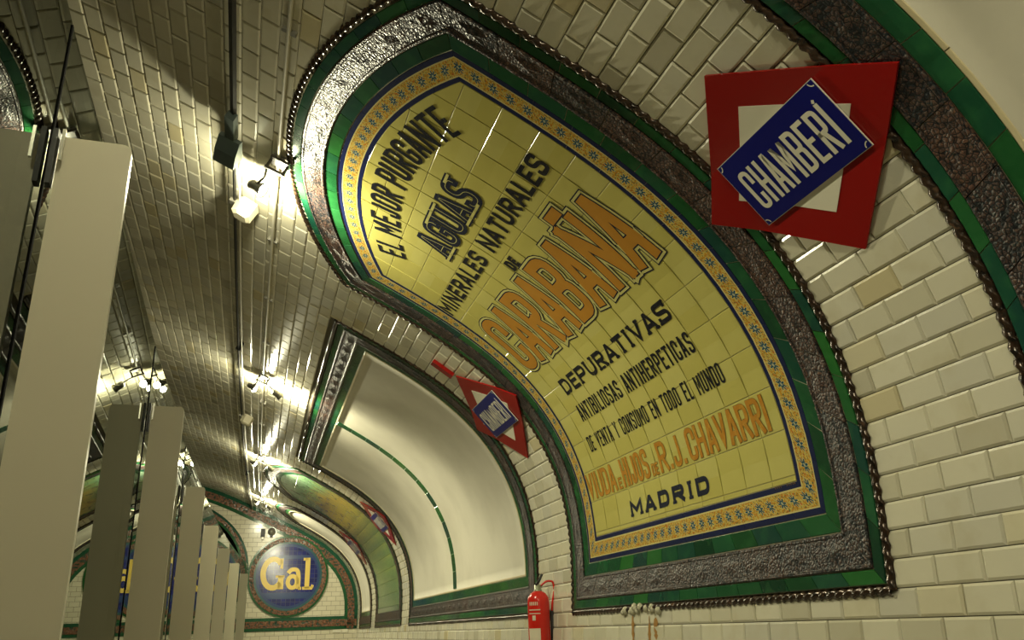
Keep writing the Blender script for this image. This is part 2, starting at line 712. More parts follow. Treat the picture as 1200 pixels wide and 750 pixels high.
for part, shell_o in ((0, wall_right), (1, ceiling)):
    mine = [q for q in tiles if (q[1] >= TSPLIT - .02) == bool(part)]
    mine.sort(key=lambda q: -q[0])
    stuff = MB()
    cnt = 0
    rg = random.Random(3 + part)
    for ar, t0, t1, x0, x1, full in mine:
        single = cnt < 300 and ar > 25
        jit = rg.uniform(-.0015, .0025)
        if single:
            cnt += 1
            if full:
                o = bpy.data.objects.new('tile', full_me)
                COL.objects.link(o)
                tl = Matrix.Rotation(rg.uniform(-.012, .012), 4, 'X') @ Matrix.Rotation(rg.uniform(-.008, .008), 4, 'Y')
                o.parent = shell_o
                o.matrix_world = VM((x0 + x1) / 2, (t0 + t1) / 2, jit) @ tl
            else:
                mb = MB()
                piece(mb, rect(x0 + JT / 2, x1 - JT / 2, t0 + JT / 2, t1 - JT / 2), TILE_H, TILE_B, base=jit)
                if mb.v:
                    mb.build('tile', 'white_tile', shell_o)
        else:
            d0, d1 = rg.uniform(-.0006, .0006), rg.uniform(-.0006, .0006)
            piece(stuff, rect(x0 + JT / 2, x1 - JT / 2, t0 + JT / 2, t1 - JT / 2), TILE_H, TILE_B, base=jit,
                  mp=lambda s, t, f, d0=d0, d1=d1, t0=t0, x0=x0: V(s, t, f + d0 * (t - t0) / .1 + d1 * (s - x0) / .2))
    o = stuff.build('tile_field', 'white_tile', shell_o)
    o['kind'] = 'stuff'


# ------------------------------------------------------------------ frames
class Path:
    """closed outline of a panel inset by d; walks near side up, top, far side down, bottom"""
    def __init__(self, p):
        self.p = p

    def corners(self, d):
        p = self.p
        a, b = p['s0'] + d, p['s1'] - d
        return a, b, TBOT + d

    def sides(self, d):
        """list of sides, each a function u in 0..1 -> (s,t), and its length"""
        p = self.p
        a, b, lo = self.corners(d)
        ta, tb = outline_top(p, a, d), outline_top(p, b, d)
        L = []
        L.append((lambda u: (a, lo + (ta - lo) * u), ta - lo))
        if p['arc']:
            c, tc, R = p['arc']
            R -= d
            A0, A1 = math.atan2(ta - tc, a - c), math.atan2(tb - tc, b - c)
            L.append((lambda u: (c + R * math.cos(A0 + (A1 - A0) * u), tc + R * math.sin(A0 + (A1 - A0) * u)), R * abs(A1 - A0)))
        else:
            L.append((lambda u: (a + (b - a) * u, ta), b - a))
        L.append((lambda u: (b, tb + (lo - tb) * u), tb - lo))
        L.append((lambda u: (b + (a - b) * u, lo), b - a))
        return L


def band(path, d0, d1, pitch, h, b, name, mat, parent, single=True, gap=.0042, base=0.0, uv=False, side_ok=None, relief=False):
    """a ring of tiles between insets d0 and d1; each tile one part"""
    A, B = path.sides(d0), path.sides(d1)
    joined = MB()
    made = 0
    ua = 0.0
    for k in range(4):
        fa, la = A[k]
        fb, lb = B[k]
        n = max(1, int(round(la / pitch)))
        g = gap / la / 2
        for i in range(n):
            x0, x1 = i / n + g, (i + 1) / n - g
            sub = max(3 if (k == 1 and path.p['arc']) else (2 if k in (0, 2) else 1), int(la / n / .1))
            xs = [x0 + (x1 - x0) * j / sub for j in range(sub + 1)]
            o_pts = [fa(x) for x in xs]
            i_pts = [fb(x) for x in xs]
            mid = V(*o_pts[len(o_pts) // 2])
            q = px(mid)
            if side_ok is not None and not side_ok(o_pts[0]):
                continue
            mb = MB()
            ww = d1 - d0
            gw = gap / 2 / ww
            nn = sub + 1
            rows_ = [(0.0 + gw, h - b * .6), (gw + b / ww, h), (1 - gw - b / ww, h), (1 - gw, h - b * .6)]
            if relief:
                rows_ = [(gw, h * .85), (gw + .03, h), (gw + .09, h), (gw + .12, h * .88), (1 - gw - .12, h * .88), (1 - gw - .09, h), (1 - gw - .03, h), (1 - gw, h * .85)]
            vs, uvs, fs = [], [], []
            allrows = [(rows_[0][0], -.002)] + rows_ + [(rows_[-1][0], -.002)]
            for w_, hh in allrows:
                for j in range(nn):
                    s_ = o_pts[j][0] + (i_pts[j][0] - o_pts[j][0]) * w_
                    t_ = o_pts[j][1] + (i_pts[j][1] - o_pts[j][1]) * w_
                    vs.append(V(s_, t_, base + hh))
                    uvs.append((ua + xs[j] * la, w_ * ww))
            R_ = len(allrows)
            for r_ in range(R_ - 1):
                for j in range(nn - 1):
                    fs.append((r_ * nn + j, r_ * nn + j + 1, (r_ + 1) * nn + j + 1, (r_ + 1) * nn + j))
            # ends
            fs.append(tuple(r_ * nn for r_ in range(R_)))
            fs.append(tuple(r_ * nn + nn - 1 for r_ in range(R_))[::-1])
            tgt = MB() if single else joined
            tgt.add(vs, fs, uvs)
            if relief:
                # raised leaf boss in the middle of each relief tile
                cx = sum(p_[0] for p_ in o_pts + i_pts) / (2 * nn)
                ct = sum(p_[1] for p_ in o_pts + i_pts) / (2 * nn)
                along = (Vector((o_pts[-1][0] - o_pts[0][0], o_pts[-1][1] - o_pts[0][1])))
                ll = along.length
                along.normalize()
                across = Vector((-along.y, along.x))
                lob = 12 if single else 6
                ring = []
                for a_ in range(lob):
                    an = 2 * PI * a_ / lob
                    rad = (.36 if a_ % 2 else .24)
                    dd = along * (math.cos(an) * rad * ll) + across * (math.sin(an) * rad * ww)
                    ring.append((cx + dd.x, ct + dd.y))
                bv = [V(*r_, base + h * .86) for r_ in ring] + [V(cx, ct, base + h * 1.06)]
                tgt.add(bv, [(a_, (a_ + 1) % lob, lob) for a_ in range(lob)], [(0, 0)] * (lob + 1))
            if single:
                tgt.build(name, mat, parent)
            made += 1
        ua += la
    if not single and joined.v:
        o = joined.build(name, mat, parent)
        o['kind'] = 'stuff'


def rope(path, d, r, parent, step=.009, seg=9, side_ok=None, pitch=.05):
    """twisted rope moulding along the outline, one part for each side"""
    S = path.sides(d)
    for k in range(4):
        f, L = S[k]
        n = max(4, int(L / step))
        vs, fs = [], []
        rings = 0
        for i in range(n + 1):
            u = i / n
            s_, t_ = f(u)
            if side_ok is not None and not side_ok((s_, t_)):
                continue
            e = 1e-3
            q0, q1 = f(max(0, u - e)), f(min(1, u + e))
            dv = Vector((q1[0] - q0[0], q1[1] - q0[1]))
            dv.normalize()
            nv = Vector((-dv.y, dv.x))
            for j in range(seg):
                a = 2 * PI * j / seg
                rad = r * (1 + .26 * math.cos(2 * (a - 2 * PI * u * L / (pitch * 2))))
                w_, hh = math.cos(a) * rad, math.sin(a) * rad
                vs.append(V(s_ + nv.x * w_, t_ + nv.y * w_, max(.0, .010 + hh)))
            rings += 1
        if rings < 2:
            continue
        for i in range(rings - 1):
            for j in range(seg):
                fs.append((i * seg + j, i * seg + (j + 1) % seg, (i + 1) * seg + (j + 1) % seg, (i + 1) * seg + j))
        link('rope_moulding', mesh('rope_moulding', vs, fs), 'rope_lustre', parent, True)


def backing(path, d, h, parent, name, mat, uvf=None, s_lo=None):
    """solid slab behind the frame up to inset d (curved with the vault)"""
    p = path.p
    a, b, lo = path.corners(d)
    if s_lo is not None:
        a = max(a, s_lo)
    n = max(6, int((b - a) / .12))
    m = 30
    vs, uv = [], []
    for i in range(n + 1):
        s_ = a + (b - a) * i / n
        hi = outline_top(p, s_, d)
        for j in range(m + 1):
            t_ = lo + (hi - lo) * j / m
            vs.append(V(s_, t_, h))
            uv.append((s_, t_))
    fs = [(i * (m + 1) + j, (i + 1) * (m + 1) + j, (i + 1) * (m + 1) + j + 1, i * (m + 1) + j + 1) for i in range(n) for j in range(m)]
    # rim down to the wall
    rim = [i * (m + 1) for i in range(n + 1)] + [n * (m + 1) + j for j in range(1, m + 1)] + [i * (m + 1) + m for i in range(n - 1, -1, -1)] + [j for j in range(m - 1, 0, -1)]
    base = len(vs)
    for r_ in rim:
        s_, t_ = uv[r_]
        vs.append(V(s_, t_, -.002))
        uv.append((s_, t_))
    for i in range(len(rim)):
        j = (i + 1) % len(rim)
        fs.append((rim[i], rim[j], base + j, base + i))
    return link(name, mesh(name, vs, fs, uv), mat, parent, True)


D_ROPE, D_G1, D_R1, D_G2, D_END = .022, .045, .102, .252, .335


def frame(path, parent, detail, ok=None, ropes=True):
    if ropes:
        rope(path, D_ROPE, .0175, parent, step=.008 if detail > 1 else (.016 if detail else .03), seg=9 if detail > 1 else (7 if detail else 5), side_ok=ok)
    sg = detail > 0
    if detail:
        backing(path, D_END - .01, .0105, parent, 'mortar_bed', 'mortar', s_lo=0.4 if path.p['s0'] < 0 else None)
        band(path, D_G1 + .001, D_END, .2, .0130, .001, 'mortar_bed', 'mortar', parent, False, gap=0.0, side_ok=ok)
    band(path, D_G1, D_R1, .2, .020, .003, 'green_tile', 'green_tile', parent, sg, side_ok=ok)
    band(path, D_R1, D_G2, .28, .026, .004, 'relief_tile', 'relief_tile', parent, sg, side_ok=ok, relief=True)
    band(path, D_G2, D_END, .2, .018, .003, 'green_tile', 'green_tile', parent, sg, side_ok=ok)


# ------------------------------------------------------------------ lettering
def fillet(pts, r, closed=False, flags=None):
    out = []
    n = len(pts)
    for i in range(n):
        if not closed and i in (0, n - 1):
            out.append(Vector(pts[i]))
            continue
        if flags is not None and not flags[i]:
            out.append(Vector(pts[i]))
            continue
        p0, p1, p2 = Vector(pts[i - 1]), Vector(pts[i]), Vector(pts[(i + 1) % n])
        a, b = p0 - p1, p2 - p1
        if a.length < 1e-6 or b.length < 1e-6:
            continue
        q = min(r, a.length * .5, b.length * .5)
        A, B = p1 + a.normalized() * q, p1 + b.normalized() * q
        for k in range(6):
            u = k / 5
            out.append(A * (1 - u) ** 2 + p1 * 2 * u * (1 - u) + B * u * u)
    return out


def glyph(c, w, h):
    """centre lines of a capital in a box w x h: list of (points, closed, round flags or None)"""
    f = lambda *p: [(x * w, y * h) for x, y in p]
    R = lambda pts, closed, fl: (pts, closed, fl)
    N_ = None
    if c == 'A': return [R(f((0, 0), (.44, 1), (.56, 1), (1, 0)), False, N_), R(f((.2, .27), (.8, .27)), False, N_)]
    if c == 'B': return [R(f((0, 0), (0, 1), (1, 1), (1, .53), (0, .53)), False, [0, 0, 1, 1, 0]), R(f((0, .53), (1, .53), (1, 0), (0, 0)), False, [0, 1, 1, 0])]
    if c == 'C': return [R(f((1, .66), (1, 1), (0, 1), (0, 0), (1, 0), (1, .34)), False, [0, 1, 1, 1, 1, 0])]
    if c == 'D': return [R(f((0, 0), (0, 1), (1, 1), (1, 0)), True, [0, 0, 1, 1])]
    if c == 'E': return [R(f((1, 1), (0, 1), (0, 0), (1, 0)), False, N_), R(f((0, .52), (.85, .52)), False, N_)]
    if c == 'F': return [R(f((1, 1), (0, 1), (0, 0)), False, N_), R(f((0, .52), (.85, .52)), False, N_)]
    if c == 'G': return [R(f((1, .68), (1, 1), (0, 1), (0, 0), (1, 0), (1, .45), (.55, .45)), False, [0, 1, 1, 1, 1, 0, 0])]
    if c == 'H': return [R(f((0, 0), (0, 1)), False, N_), R(f((1, 0), (1, 1)), False, N_), R(f((0, .5), (1, .5)), False, N_)]
    if c in 'IÍ': return [R(f((.5, 0), (.5, 1)), False, N_)]
    if c == 'J': return [R(f((1, 1), (1, 0), (0, 0), (0, .28)), False, [0, 1, 1, 0])]
    if c == 'L': return [R(f((0, 1), (0, 0), (1, 0)), False, N_)]
    if c == 'M': return [R(f((0, 0), (0, 1), (.5, .3), (1, 1), (1, 0)), False, N_)]
    if c in 'NÑ': return [R(f((0, 0), (0, 1)), False, N_), R(f((0, 1), (1, 0)), False, N_), R(f((1, 0), (1, 1)), False, N_)]
    if c == 'O': return [R(f((0, 0), (0, 1), (1, 1), (1, 0)), True, [1, 1, 1, 1])]
    if c == 'P': return [R(f((0, 0), (0, 1), (1, 1), (1, .44), (0, .44)), False, [0, 0, 1, 1, 0])]
    if c == 'R': return [R(f((0, 0), (0, 1), (1, 1), (1, .47), (0, .47)), False, [0, 0, 1, 1, 0]), R(f((.45, .47), (1, 0)), False, N_)]
    if c == 'S': return [R(f((1, .76), (1, 1), (0, 1), (0, .54), (1, .46), (1, 0), (0, 0), (0, .24)), False, [0, 1, 1, 1, 1, 1, 1, 0])]
    if c == 'T': return [R(f((0, 1), (1, 1)), False, N_), R(f((.5, 1), (.5, 0)), False, N_)]
    if c == 'U': return [R(f((0, 1), (0, 0), (1, 0), (1, 1)), False, [0, 1, 1, 0])]
    if c == 'V': return [R(f((0, 1), (.5, 0), (1, 1)), False, N_)]
    if c == 'Y': return [R(f((0, 1), (.5, .5), (1, 1)), False, N_), R(f((.5, .5), (.5, 0)), False, N_)]
    return []


WID = {'I': .36, 'Í': .36, 'M': 1.22, 'N': 1.05, 'Ñ': 1.05, 'L': .85, 'J': .8, 'E': .88, 'F': .85, 'T': .95, '.': .4, '-': .6, ' ': .75}


def stroke(mb, pts, hw, closed, mp, cap=0.0, seg=.045):
    P_ = [Vector(p) for p in pts]
    if closed:
        P_ = P_ + [P_[0]]
    # resample
    Q = [P_[0]]
    for i in range(len(P_) - 1):
        a, b = P_[i], P_[i + 1]
        n = max(1, int((b - a).length / seg))
        for k in range(1, n + 1):
            Q.append(a + (b - a) * (k / n))
    q = [Q[0]]
    for p in Q[1:]:
        if (p - q[-1]).length > 1e-5:
            q.append(p)
    n = len(q)
    if n < 2:
        return
    if cap and not closed:
        q[0] = q[0] + (q[0] - q[1]).normalized() * cap
        q[-1] = q[-1] + (q[-1] - q[-2]).normalized() * cap
    vs = []
    for i in range(n):
        if closed:
            a, b = q[i - 1] if i > 0 else q[n - 2], q[i + 1] if i < n - 1 else q[1]
        else:
            a, b = q[max(0, i - 1)], q[min(n - 1, i + 1)]
        d1 = (q[i] - a)
        d2 = (b - q[i])
        if d1.length < 1e-7: d1 = d2
        if d2.length < 1e-7: d2 = d1
        d1, d2 = d1.normalized(), d2.normalized()
        n1, n2 = Vector((-d1.y, d1.x)), Vector((-d2.y, d2.x))
        m = n1 + n2
        if m.length < .35:
            m = n1
            k = 1.0
        else:
            m.normalize()
            k = min(1.7, 1 / max(.3, m.dot(n1)))
        vs.append(mp(*(q[i] + m * hw * k)))
        vs.append(mp(*(q[i] - m * hw * k)))
    mb.add(vs, [(2 * i, 2 * i + 1, 2 * i + 3, 2 * i + 2) for i in range(n - 1)])


def text(txt, x0, x1, h, hw, mk, layers, name, parent, track=.18, serif=0.0, space=.75, eps=.00009):
    """lay out txt between x0..x1 (metres), height h; mk(off) gives the mapping (x,y)->point
       layers: list of (extra half width, off, material)"""
    ws = [space if c == ' ' else WID.get(c, 1.0) for c in txt]
    unit = (x1 - x0) / (sum(ws) + track * (len(txt) - 1))
    for e, off, mat in layers:
        mb = MB()
        mp = mk(off)
        x = x0
        for c, w_ in zip(txt, ws):
            if c == ' ' and mb.v:
                mb.build(name, mat, parent)
                mb = MB()
            W_ = w_ * unit
            if c == '.':
                stroke(mb, [(x + W_ / 2, 0), (x + W_ / 2, hw * 2.2)], hw * 1.1 + e, False, mp)
            elif c == '-':
                stroke(mb, [(x, h * .45), (x + W_, h * .45)], hw + e, False, mp)
            elif c != ' ':
                iw, ih = max(.001, W_ - 2 * hw), h - 2 * hw
                for gi, (pts, closed, fl) in enumerate(glyph(c, iw, ih)):
                    mp = mk(off + gi * eps)
                    sharp = fl is None
                    p2 = fillet(pts, min(iw, ih) * .5 + .0, closed, fl) if fl else [Vector(p) for p in pts]
                    p2 = [Vector((p.x + x + hw, p.y + hw)) for p in p2]
                    stroke(mb, p2, hw + e, closed, mp, cap=0 if closed else (e + hw * .35 if c in 'CGSJ' else hw + e))
                    if serif and not closed:
                        for ep, ep2 in ((p2[0], p2[1]), (p2[-1], p2[-2])):
                            if abs(ep.y - ep2.y) > abs(ep.x - ep2.x) * .8:
                                yy = hw * .6 if ep.y < h / 2 else h - hw * .6
                                stroke(mb, [(ep.x - hw - serif, yy), (ep.x + hw + serif, yy)], hw * .6 + e, False, mp)
                if c == 'Ñ':
                    stroke(mb, [(x + W_ * .22, h + hw * 1.4), (x + W_ * .78, h + hw * 1.4)], hw * .95 + e, False, mp, cap=e)
                if c == 'Í':
                    stroke(mb, [(x + W_ * .4, h + hw * .45), (x + W_ * .75, h + hw * 1.7)], hw * .6 + e, False, mp, cap=e)
            x += W_ + track * unit
        mb.build(name, mat, parent)


def wall_map(s_left, t_base):
    """text space to the vault: x grows towards the camera"""
    return lambda off: (lambda x, y: V(s_left - x, t_base + y, off))


def arc_map(c, tc, R):
    return lambda off: (lambda x, y: V(c - (R + y) * math.sin(x / R), tc + (R + y) * math.cos(x / R), off))


# ------------------------------------------------------------------ the big yellow advertisement
ad_p = Path(PANELS['ad'])
ad = empty('tile_advertisement', V(4.1175, TBOT, 0), 'large yellow tiled wall advertisement reading AGUAS MINERALES NATURALES DE CARABAÑA, green relief frame', 'advertisement')
frame(ad_p, ad, 2)
D_B0, D_B1 = D_END + .002, D_END + .157
band(ad_p, D_B0, D_B1, .2, .014, .0015, 'border_tile', 'flower_border', ad, True, gap=.0016)
# yellow field
D_Y = D_B1 + .001
ya, yb, yl = ad_p.corners(D_Y)
c_, tc_, R_ = PANELS['ad']['arc']
Ry = R_ - D_Y
HT = .014
rows_t = [yl] + [.49 + .2 * i for i in range(15)]
cols_s = [ya] + [x for x in (3.18 + .2065 * i for i in range(-1, 12)) if ya + .03 < x < yb - .03] + [yb]
for i in range(len(rows_t) - 1):
    for j in range(len(cols_s) - 1):
        g = .0014
        cell = rect(cols_s[j] + g, cols_s[j + 1] - g, rows_t[i] + g, rows_t[i + 1] - g)
        if any(math.hypot(p[0] - c_, p[1] - tc_) > Ry and p[1] > tc_ for p in cell):
            for k in range(25):
                a = PI * .12 + (PI * .76) * k / 24
                cell = clip(cell, math.cos(a), math.sin(a), math.cos(a) * c_ + math.sin(a) * tc_ + Ry)
                if len(cell) < 3:
                    break
        if len(cell) < 3 or abs(area(cell)) < 2e-4:
            continue
        mb = MB()
        mid = (rows_t[i] + rows_t[i + 1]) / 2
        lo_, hi_ = clip(cell, 0, 1, mid), clip(cell, 0, -1, -mid)
        if area(cell) < 0:
            cell = cell[::-1]
        ins = inset(cell, .002)
        for half in (clip(ins, 0, 1, mid), clip(ins, 0, -1, -mid)):
            if len(half) >= 3:
                mb.add([V(s_, t_, HT) for s_, t_ in half], [tuple(range(len(half)))])
        n = len(cell)
        vs = [V(s_, t_, HT) for s_, t_ in ins] + [V(s_, t_, HT - .0015) for s_, t_ in cell] + [V(s_, t_, 0) for s_, t_ in cell]
        fs = []
        for q in range(n):
            r_ = (q + 1) % n
            fs += [(q, n + q, n + r_, r_), (n + q, 2 * n + q, 2 * n + r_, n + r_)]
        mb.add(vs, fs)
        mb.build('yellow_tile', 'yellow_tile', ad)

LO = HT + .0022
# lines of lettering
RB = 2.97 - 1.12
text('EL MEJOR PURGANTE', -.775, .775, .20, .0128, arc_map(4.09, 1.12, RB), [(0, LO, 'letter_black')], 'lettering', ad, track=.24, space=.42)
text('AGUAS', 0, .80, .25, .025, wall_map(4.53, 2.555), [(.004, LO, 'letter_navy'), (-.0232, LO + .0006, 'letter_pale')], 'lettering', ad, track=.10, serif=.02)
text('MINERALES NATURALES', 0, 2.04, .135, .0128, wall_map(5.215, 2.352), [(0, LO, 'letter_black')], 'lettering', ad, track=.20)
text('DE', 0, .115, .085, .011, wall_map(4.20, 2.19), [(0, LO, 'letter_black')], 'lettering', ad)
text('CARABAÑA', 0, 1.98, .475, .0335, wall_map(5.12, 1.685), [(.0285, LO, 'letter_navy'), (.0215, LO + .0005, 'letter_pale'), (.008, LO + .001, 'letter_navy'), (0, LO + .0015, 'letter_orange')], 'lettering', ad, track=.13)
text('DEPURATIVAS', 0, 1.49, .115, .0122, wall_map(4.895, 1.402), [(0, LO, 'letter_black')], 'lettering', ad, track=.22, serif=.008)
text('ANTIBILIOSAS ANTIHERPETICAS', 0, 1.51, .115, .0080, wall_map(4.90, 1.2), [(0, LO, 'letter_black')], 'lettering', ad, track=.25)
text('DE VENTA Y CONSUMO EN TODO EL MUNDO', 0, 1.69, .105, .0064, wall_map(4.98, .998), [(0, LO, 'letter_black')], 'lettering', ad, track=.28)
tvx = [('VIUDA', 0, .46, .172), ('E', .485, .535, .07), ('HIJOS', .56, .93, .172), ('DE', .955, 1.035, .07), ('R.J.', 1.06, 1.37, .172), ('CHAVARRI', 1.40, 2.14, .172)]
for w_, a_, b_, h_ in tvx:
    text(w_, a_, b_, h_, .0125 if h_ > .1 else .006, wall_map(5.225, .705), [(.0022, LO, 'letter_brown'), (0, LO + .0006, 'letter_orange_pale')], 'lettering', ad, track=.14)
text('MADRID', 0, .94, .095, .0135, wall_map(4.645, .52), [(0, LO, 'letter_navy')], 'lettering', ad, track=.34, serif=.008)
# tiny illegible maker's mark
mb = MB()
rg = random.Random(5)
for q in range(11):
    if q in (4, 5):
        continue
    x_ = 3.16 - q * .0145
    stroke(mb, [(x_, .452), (x_ - rg.uniform(-.003, .003), .452 + rg.uniform(.006, .014))], .0022, False, lambda a, b: V(a, b, LO))
mb.build('maker_mark', 'letter_brown', ad)['kind'] = 'stuff'


# ------------------------------------------------------------------ the other framed panels
def blank_panel(key, label, detail, ok=None, s_lo=None, group=None, strip_at=None):
    p = Path(PANELS[key])
    cs = max((p.p['s0'] + p.p['s1']) / 2, -1.0)
    root = empty('blank_panel', V(cs, TBOT, 0), label, 'panel', group)
    frame(p, root, detail, ok)
    backing(p, D_END + .02, .013, root, 'plaster_field', 'plaster', s_lo=s_lo)
    # cream trim between frame and plaster
    band(p, D_END + .001, D_END + .022, 1.2, .019, .002, 'cream_trim', 'cream_trim', root, True, side_ok=ok)
    if strip_at:
        mb = MB()
        a, b = strip_at
        n = 14
        ts = np.linspace(D_END + .0, p.p['top'] - D_END - .02, n)
        hts = .016
        for i in range(n - 1):
            g = .002
            mb2 = MB()
            piece(mb2, rect(a, b, ts[i] + g, ts[i + 1] - g), hts, .002, base=.004)
            mb2.build('strip_tile', 'green_tile', root)
    return root


blank_panel('near', 'blank plaster panel in a green tile frame at the upper right corner', 2, ok=lambda q: q[0] > .6, s_lo=-4.0)
blank_panel('blank', 'wide blank plaster panel crossed by a thin green strip, beyond the yellow advertisement', 1, strip_at=(9.36, 9.50))
blank_panel('far_blank', 'narrow arched blank panel nearest the end wall', 0)

fa = Path(PANELS['far_ad'])
far_ad = empty('picture_advertisement', V(14.7, TBOT, 0), 'distant arched green and yellow picture advertisement in tiles', 'advertisement')
frame(fa, far_ad, 0)
a_, b_, l_ = fa.corners(D_END)
cF, tcF, RF = fa.p['arc']
RF -= D_END
mb = MB()
for i in range(18):
    for j in range(13):
        g = .0015
        cell = rect(a_ + .2 * j + g, min(b_, a_ + .2 * (j + 1)) - g, l_ + .2 * i + g, l_ + .2 * (i + 1) - g)
        if cell[1][0] <= cell[0][0]:
            continue
        if any(math.hypot(p[0] - cF, p[1] - tcF) > RF and p[1] > tcF for p in cell):
            for k in range(17):
                an = PI * .12 + (PI * .76) * k / 16
                cell = clip(cell, math.cos(an), math.sin(an), math.cos(an) * cF + math.sin(an) * tcF + RF)
                if len(cell) < 3:
                    break
        if len(cell) >= 3:
            piece(mb, cell, .014, .002, uvf=lambda s_, t_: (s_, t_))
o = mb.build('picture_tiles', 'picture_tile', far_ad)
o['kind'] = 'stuff'


# ------------------------------------------------------------------ station signs
def station_sign(s, t, label, first=None):
    m = VM(s, t, 0)
    if first:
        root = first.copy()
        COL.objects.link(root)
        root.matrix_world = m
        root['label'] = label
        for ch in list(first.children):
            c = ch.copy()
            COL.objects.link(c)
            c.parent = root
            c.matrix_parent_inverse = Matrix()
            for g in ch.children:
                d = g.copy()
                COL.objects.link(d)
                d.parent = c
        return root
    root = empty('station_sign', None, label, 'sign', 'red diamond station signs', mat=m)
    HX, HY = .555, .43
    FY, ZM, ZC = .15, .040, .078      # fold height, stand-off of the middle, stand-off of the tips

    def zz(y):
        a = abs(y)
        return ZM if a <= FY else ZM + (ZC - ZM) * (a - FY) / (HY - FY)

    def diamond(sc, lift, th):
        hx, hy = HX * sc, HY * sc
        ys = sorted(set([-hy, -FY, 0, FY, hy] if hy > FY else [-hy, 0, hy]))
        vs, fs = [], []
        for y in ys:
            w_ = hx * (1 - abs(y) / hy)
            for x in (-w_, w_):
                vs.append(Vector((x, y, zz(y) + lift)))
        n = len(ys)
        for y in ys:
            w_ = hx * (1 - abs(y) / hy)
            for x in (-w_, w_):
                vs.append(Vector((x, y, zz(y) + lift - th)))
        for i in range(n - 1):
            fs.append((2 * i, 2 * i + 1, 2 * i + 3, 2 * i + 2))
            fs.append((2 * n + 2 * i, 2 * n + 2 * i + 2, 2 * n + 2 * i + 3, 2 * n + 2 * i + 1))
            fs.append((2 * i, 2 * i + 2, 2 * n + 2 * i + 2, 2 * n + 2 * i))
            fs.append((2 * i + 1, 2 * n + 2 * i + 1, 2 * n + 2 * i + 3, 2 * i + 3))
        return mesh('plate', vs, fs)

    def put(name, me, mat, par=None, sm=False):
        me.materials.append(MATS[mat])
        o_ = bpy.data.objects.new(name, me)
        COL.objects.link(o_)
        o_.parent = par or root
        if sm:
            me.polygons.foreach_set('use_smooth', [True] * len(me.polygons))
        return o_
    put('red_diamond', diamond(1, 0, .012), 'enamel_red')
    put('white_centre', diamond(.61, .0022, .002), 'enamel_white')
    # blue name plate: slightly pillowed, with notched corners and white edge line
    bw, bh = .298, .150

    def plate(bw, bh, z0, z1, puff):
        nx, ny = 12, 6
        vs, fs = [], []
        for i in range(nx + 1):
            for j in range(ny + 1):
                x, y = -1 + 2 * i / nx, -1 + 2 * j / ny
                vs.append((x * bw, y * bh, z1 + puff * (1 - x ** 4) * (1 - y ** 4)))
        for i in range(nx):
            for j in range(ny):
                a = i * (ny + 1) + j
                fs.append((a, a + ny + 1, a + ny + 2, a + 1))
        rim = [i * (ny + 1) for i in range(nx + 1)] + [nx * (ny + 1) + j for j in range(1, ny + 1)] + [i * (ny + 1) + ny for i in range(nx - 1, -1, -1)] + [j for j in range(ny - 1, 0, -1)]
        b = len(vs)
        for r_ in rim:
            vs.append((vs[r_][0], vs[r_][1], z0))
        for i in range(len(rim)):
            j = (i + 1) % len(rim)
            fs.append((rim[i], rim[j], b + j, b + i))
        return mesh('plate', vs, fs)
    zb = ZM + .006
    put('plate_edge', plate(bw + .0025, bh + .0025, zb, zb + .0045, 0.0), 'enamel_white')
    blue = put('name_plate', plate(bw, bh, zb + .001, zb + .0056, 0.0), 'enamel_blue')
    mb = MB()
    zt = zb + .0240
    old = MB()

    def mk(off):
        return lambda x, y: Vector((x - .252, y - .098, zb + .0056 + off))
    before = set(bpy.data.objects)
    text('CHAMBERÍ', 0, .505, .178, .0092, mk, [(0, .0008, 'enamel_white')], 'lettering', None, track=.22, eps=.0005)
    for o_ in set(bpy.data.objects) - before:
        o_.parent = blue
    # screws / white corner quarter marks
    for sx in (-1, 1):
        for sy in (-1, 1):
            mb = MB()
            cx, cy = sx * (bw - .004), sy * (bh - .004)
            pts = [(cx - sx * .018 * math.cos(a), cy - sy * .018 * math.sin(a)) for a in np.linspace(0, PI / 2, 6)]
            stroke(mb, pts, .0022, False, lambda x, y: Vector((x, y, zb + .0066)))
            put('corner_mark', mb.mesh('corner_mark'), 'enamel_white', blue)
    # stand-offs to the wall
    for y in (-.1, .1):
        for x in (-.12, .12):
            mb = MB()
            mb.box(Matrix.Translation((x, y, .012)), .03, .03, .020)
            put('bracket', mb.mesh('bracket'), 'metal_black')
    return root


sg = station_sign(2.170, 1.63, 'large red diamond sign with blue CHAMBERÍ plate, nearest, beside the yellow advertisement')
station_sign(6.085, 1.63, 'red diamond sign with blue CHAMBERÍ plate between yellow advertisement and wide blank panel', sg)
station_sign(12.77, 1.60, 'far red diamond sign seen edge-on between wide blank panel and picture advertisement', sg)
station_sign(16.68, 1.60, 'farthest red diamond sign seen edge-on beside the narrow arched panel', sg)

# small red plate on the tiles
mb = MB()
mb.box(VM(6.13, 2.19, .03), .075, .20, .03)
mb.box(VM(6.13, 2.19, .015), .03, .05, .03)
tag(mb.build('red_plate', 'enamel_red'), 'small plain red plate on tiles above the second station sign', 'plate')

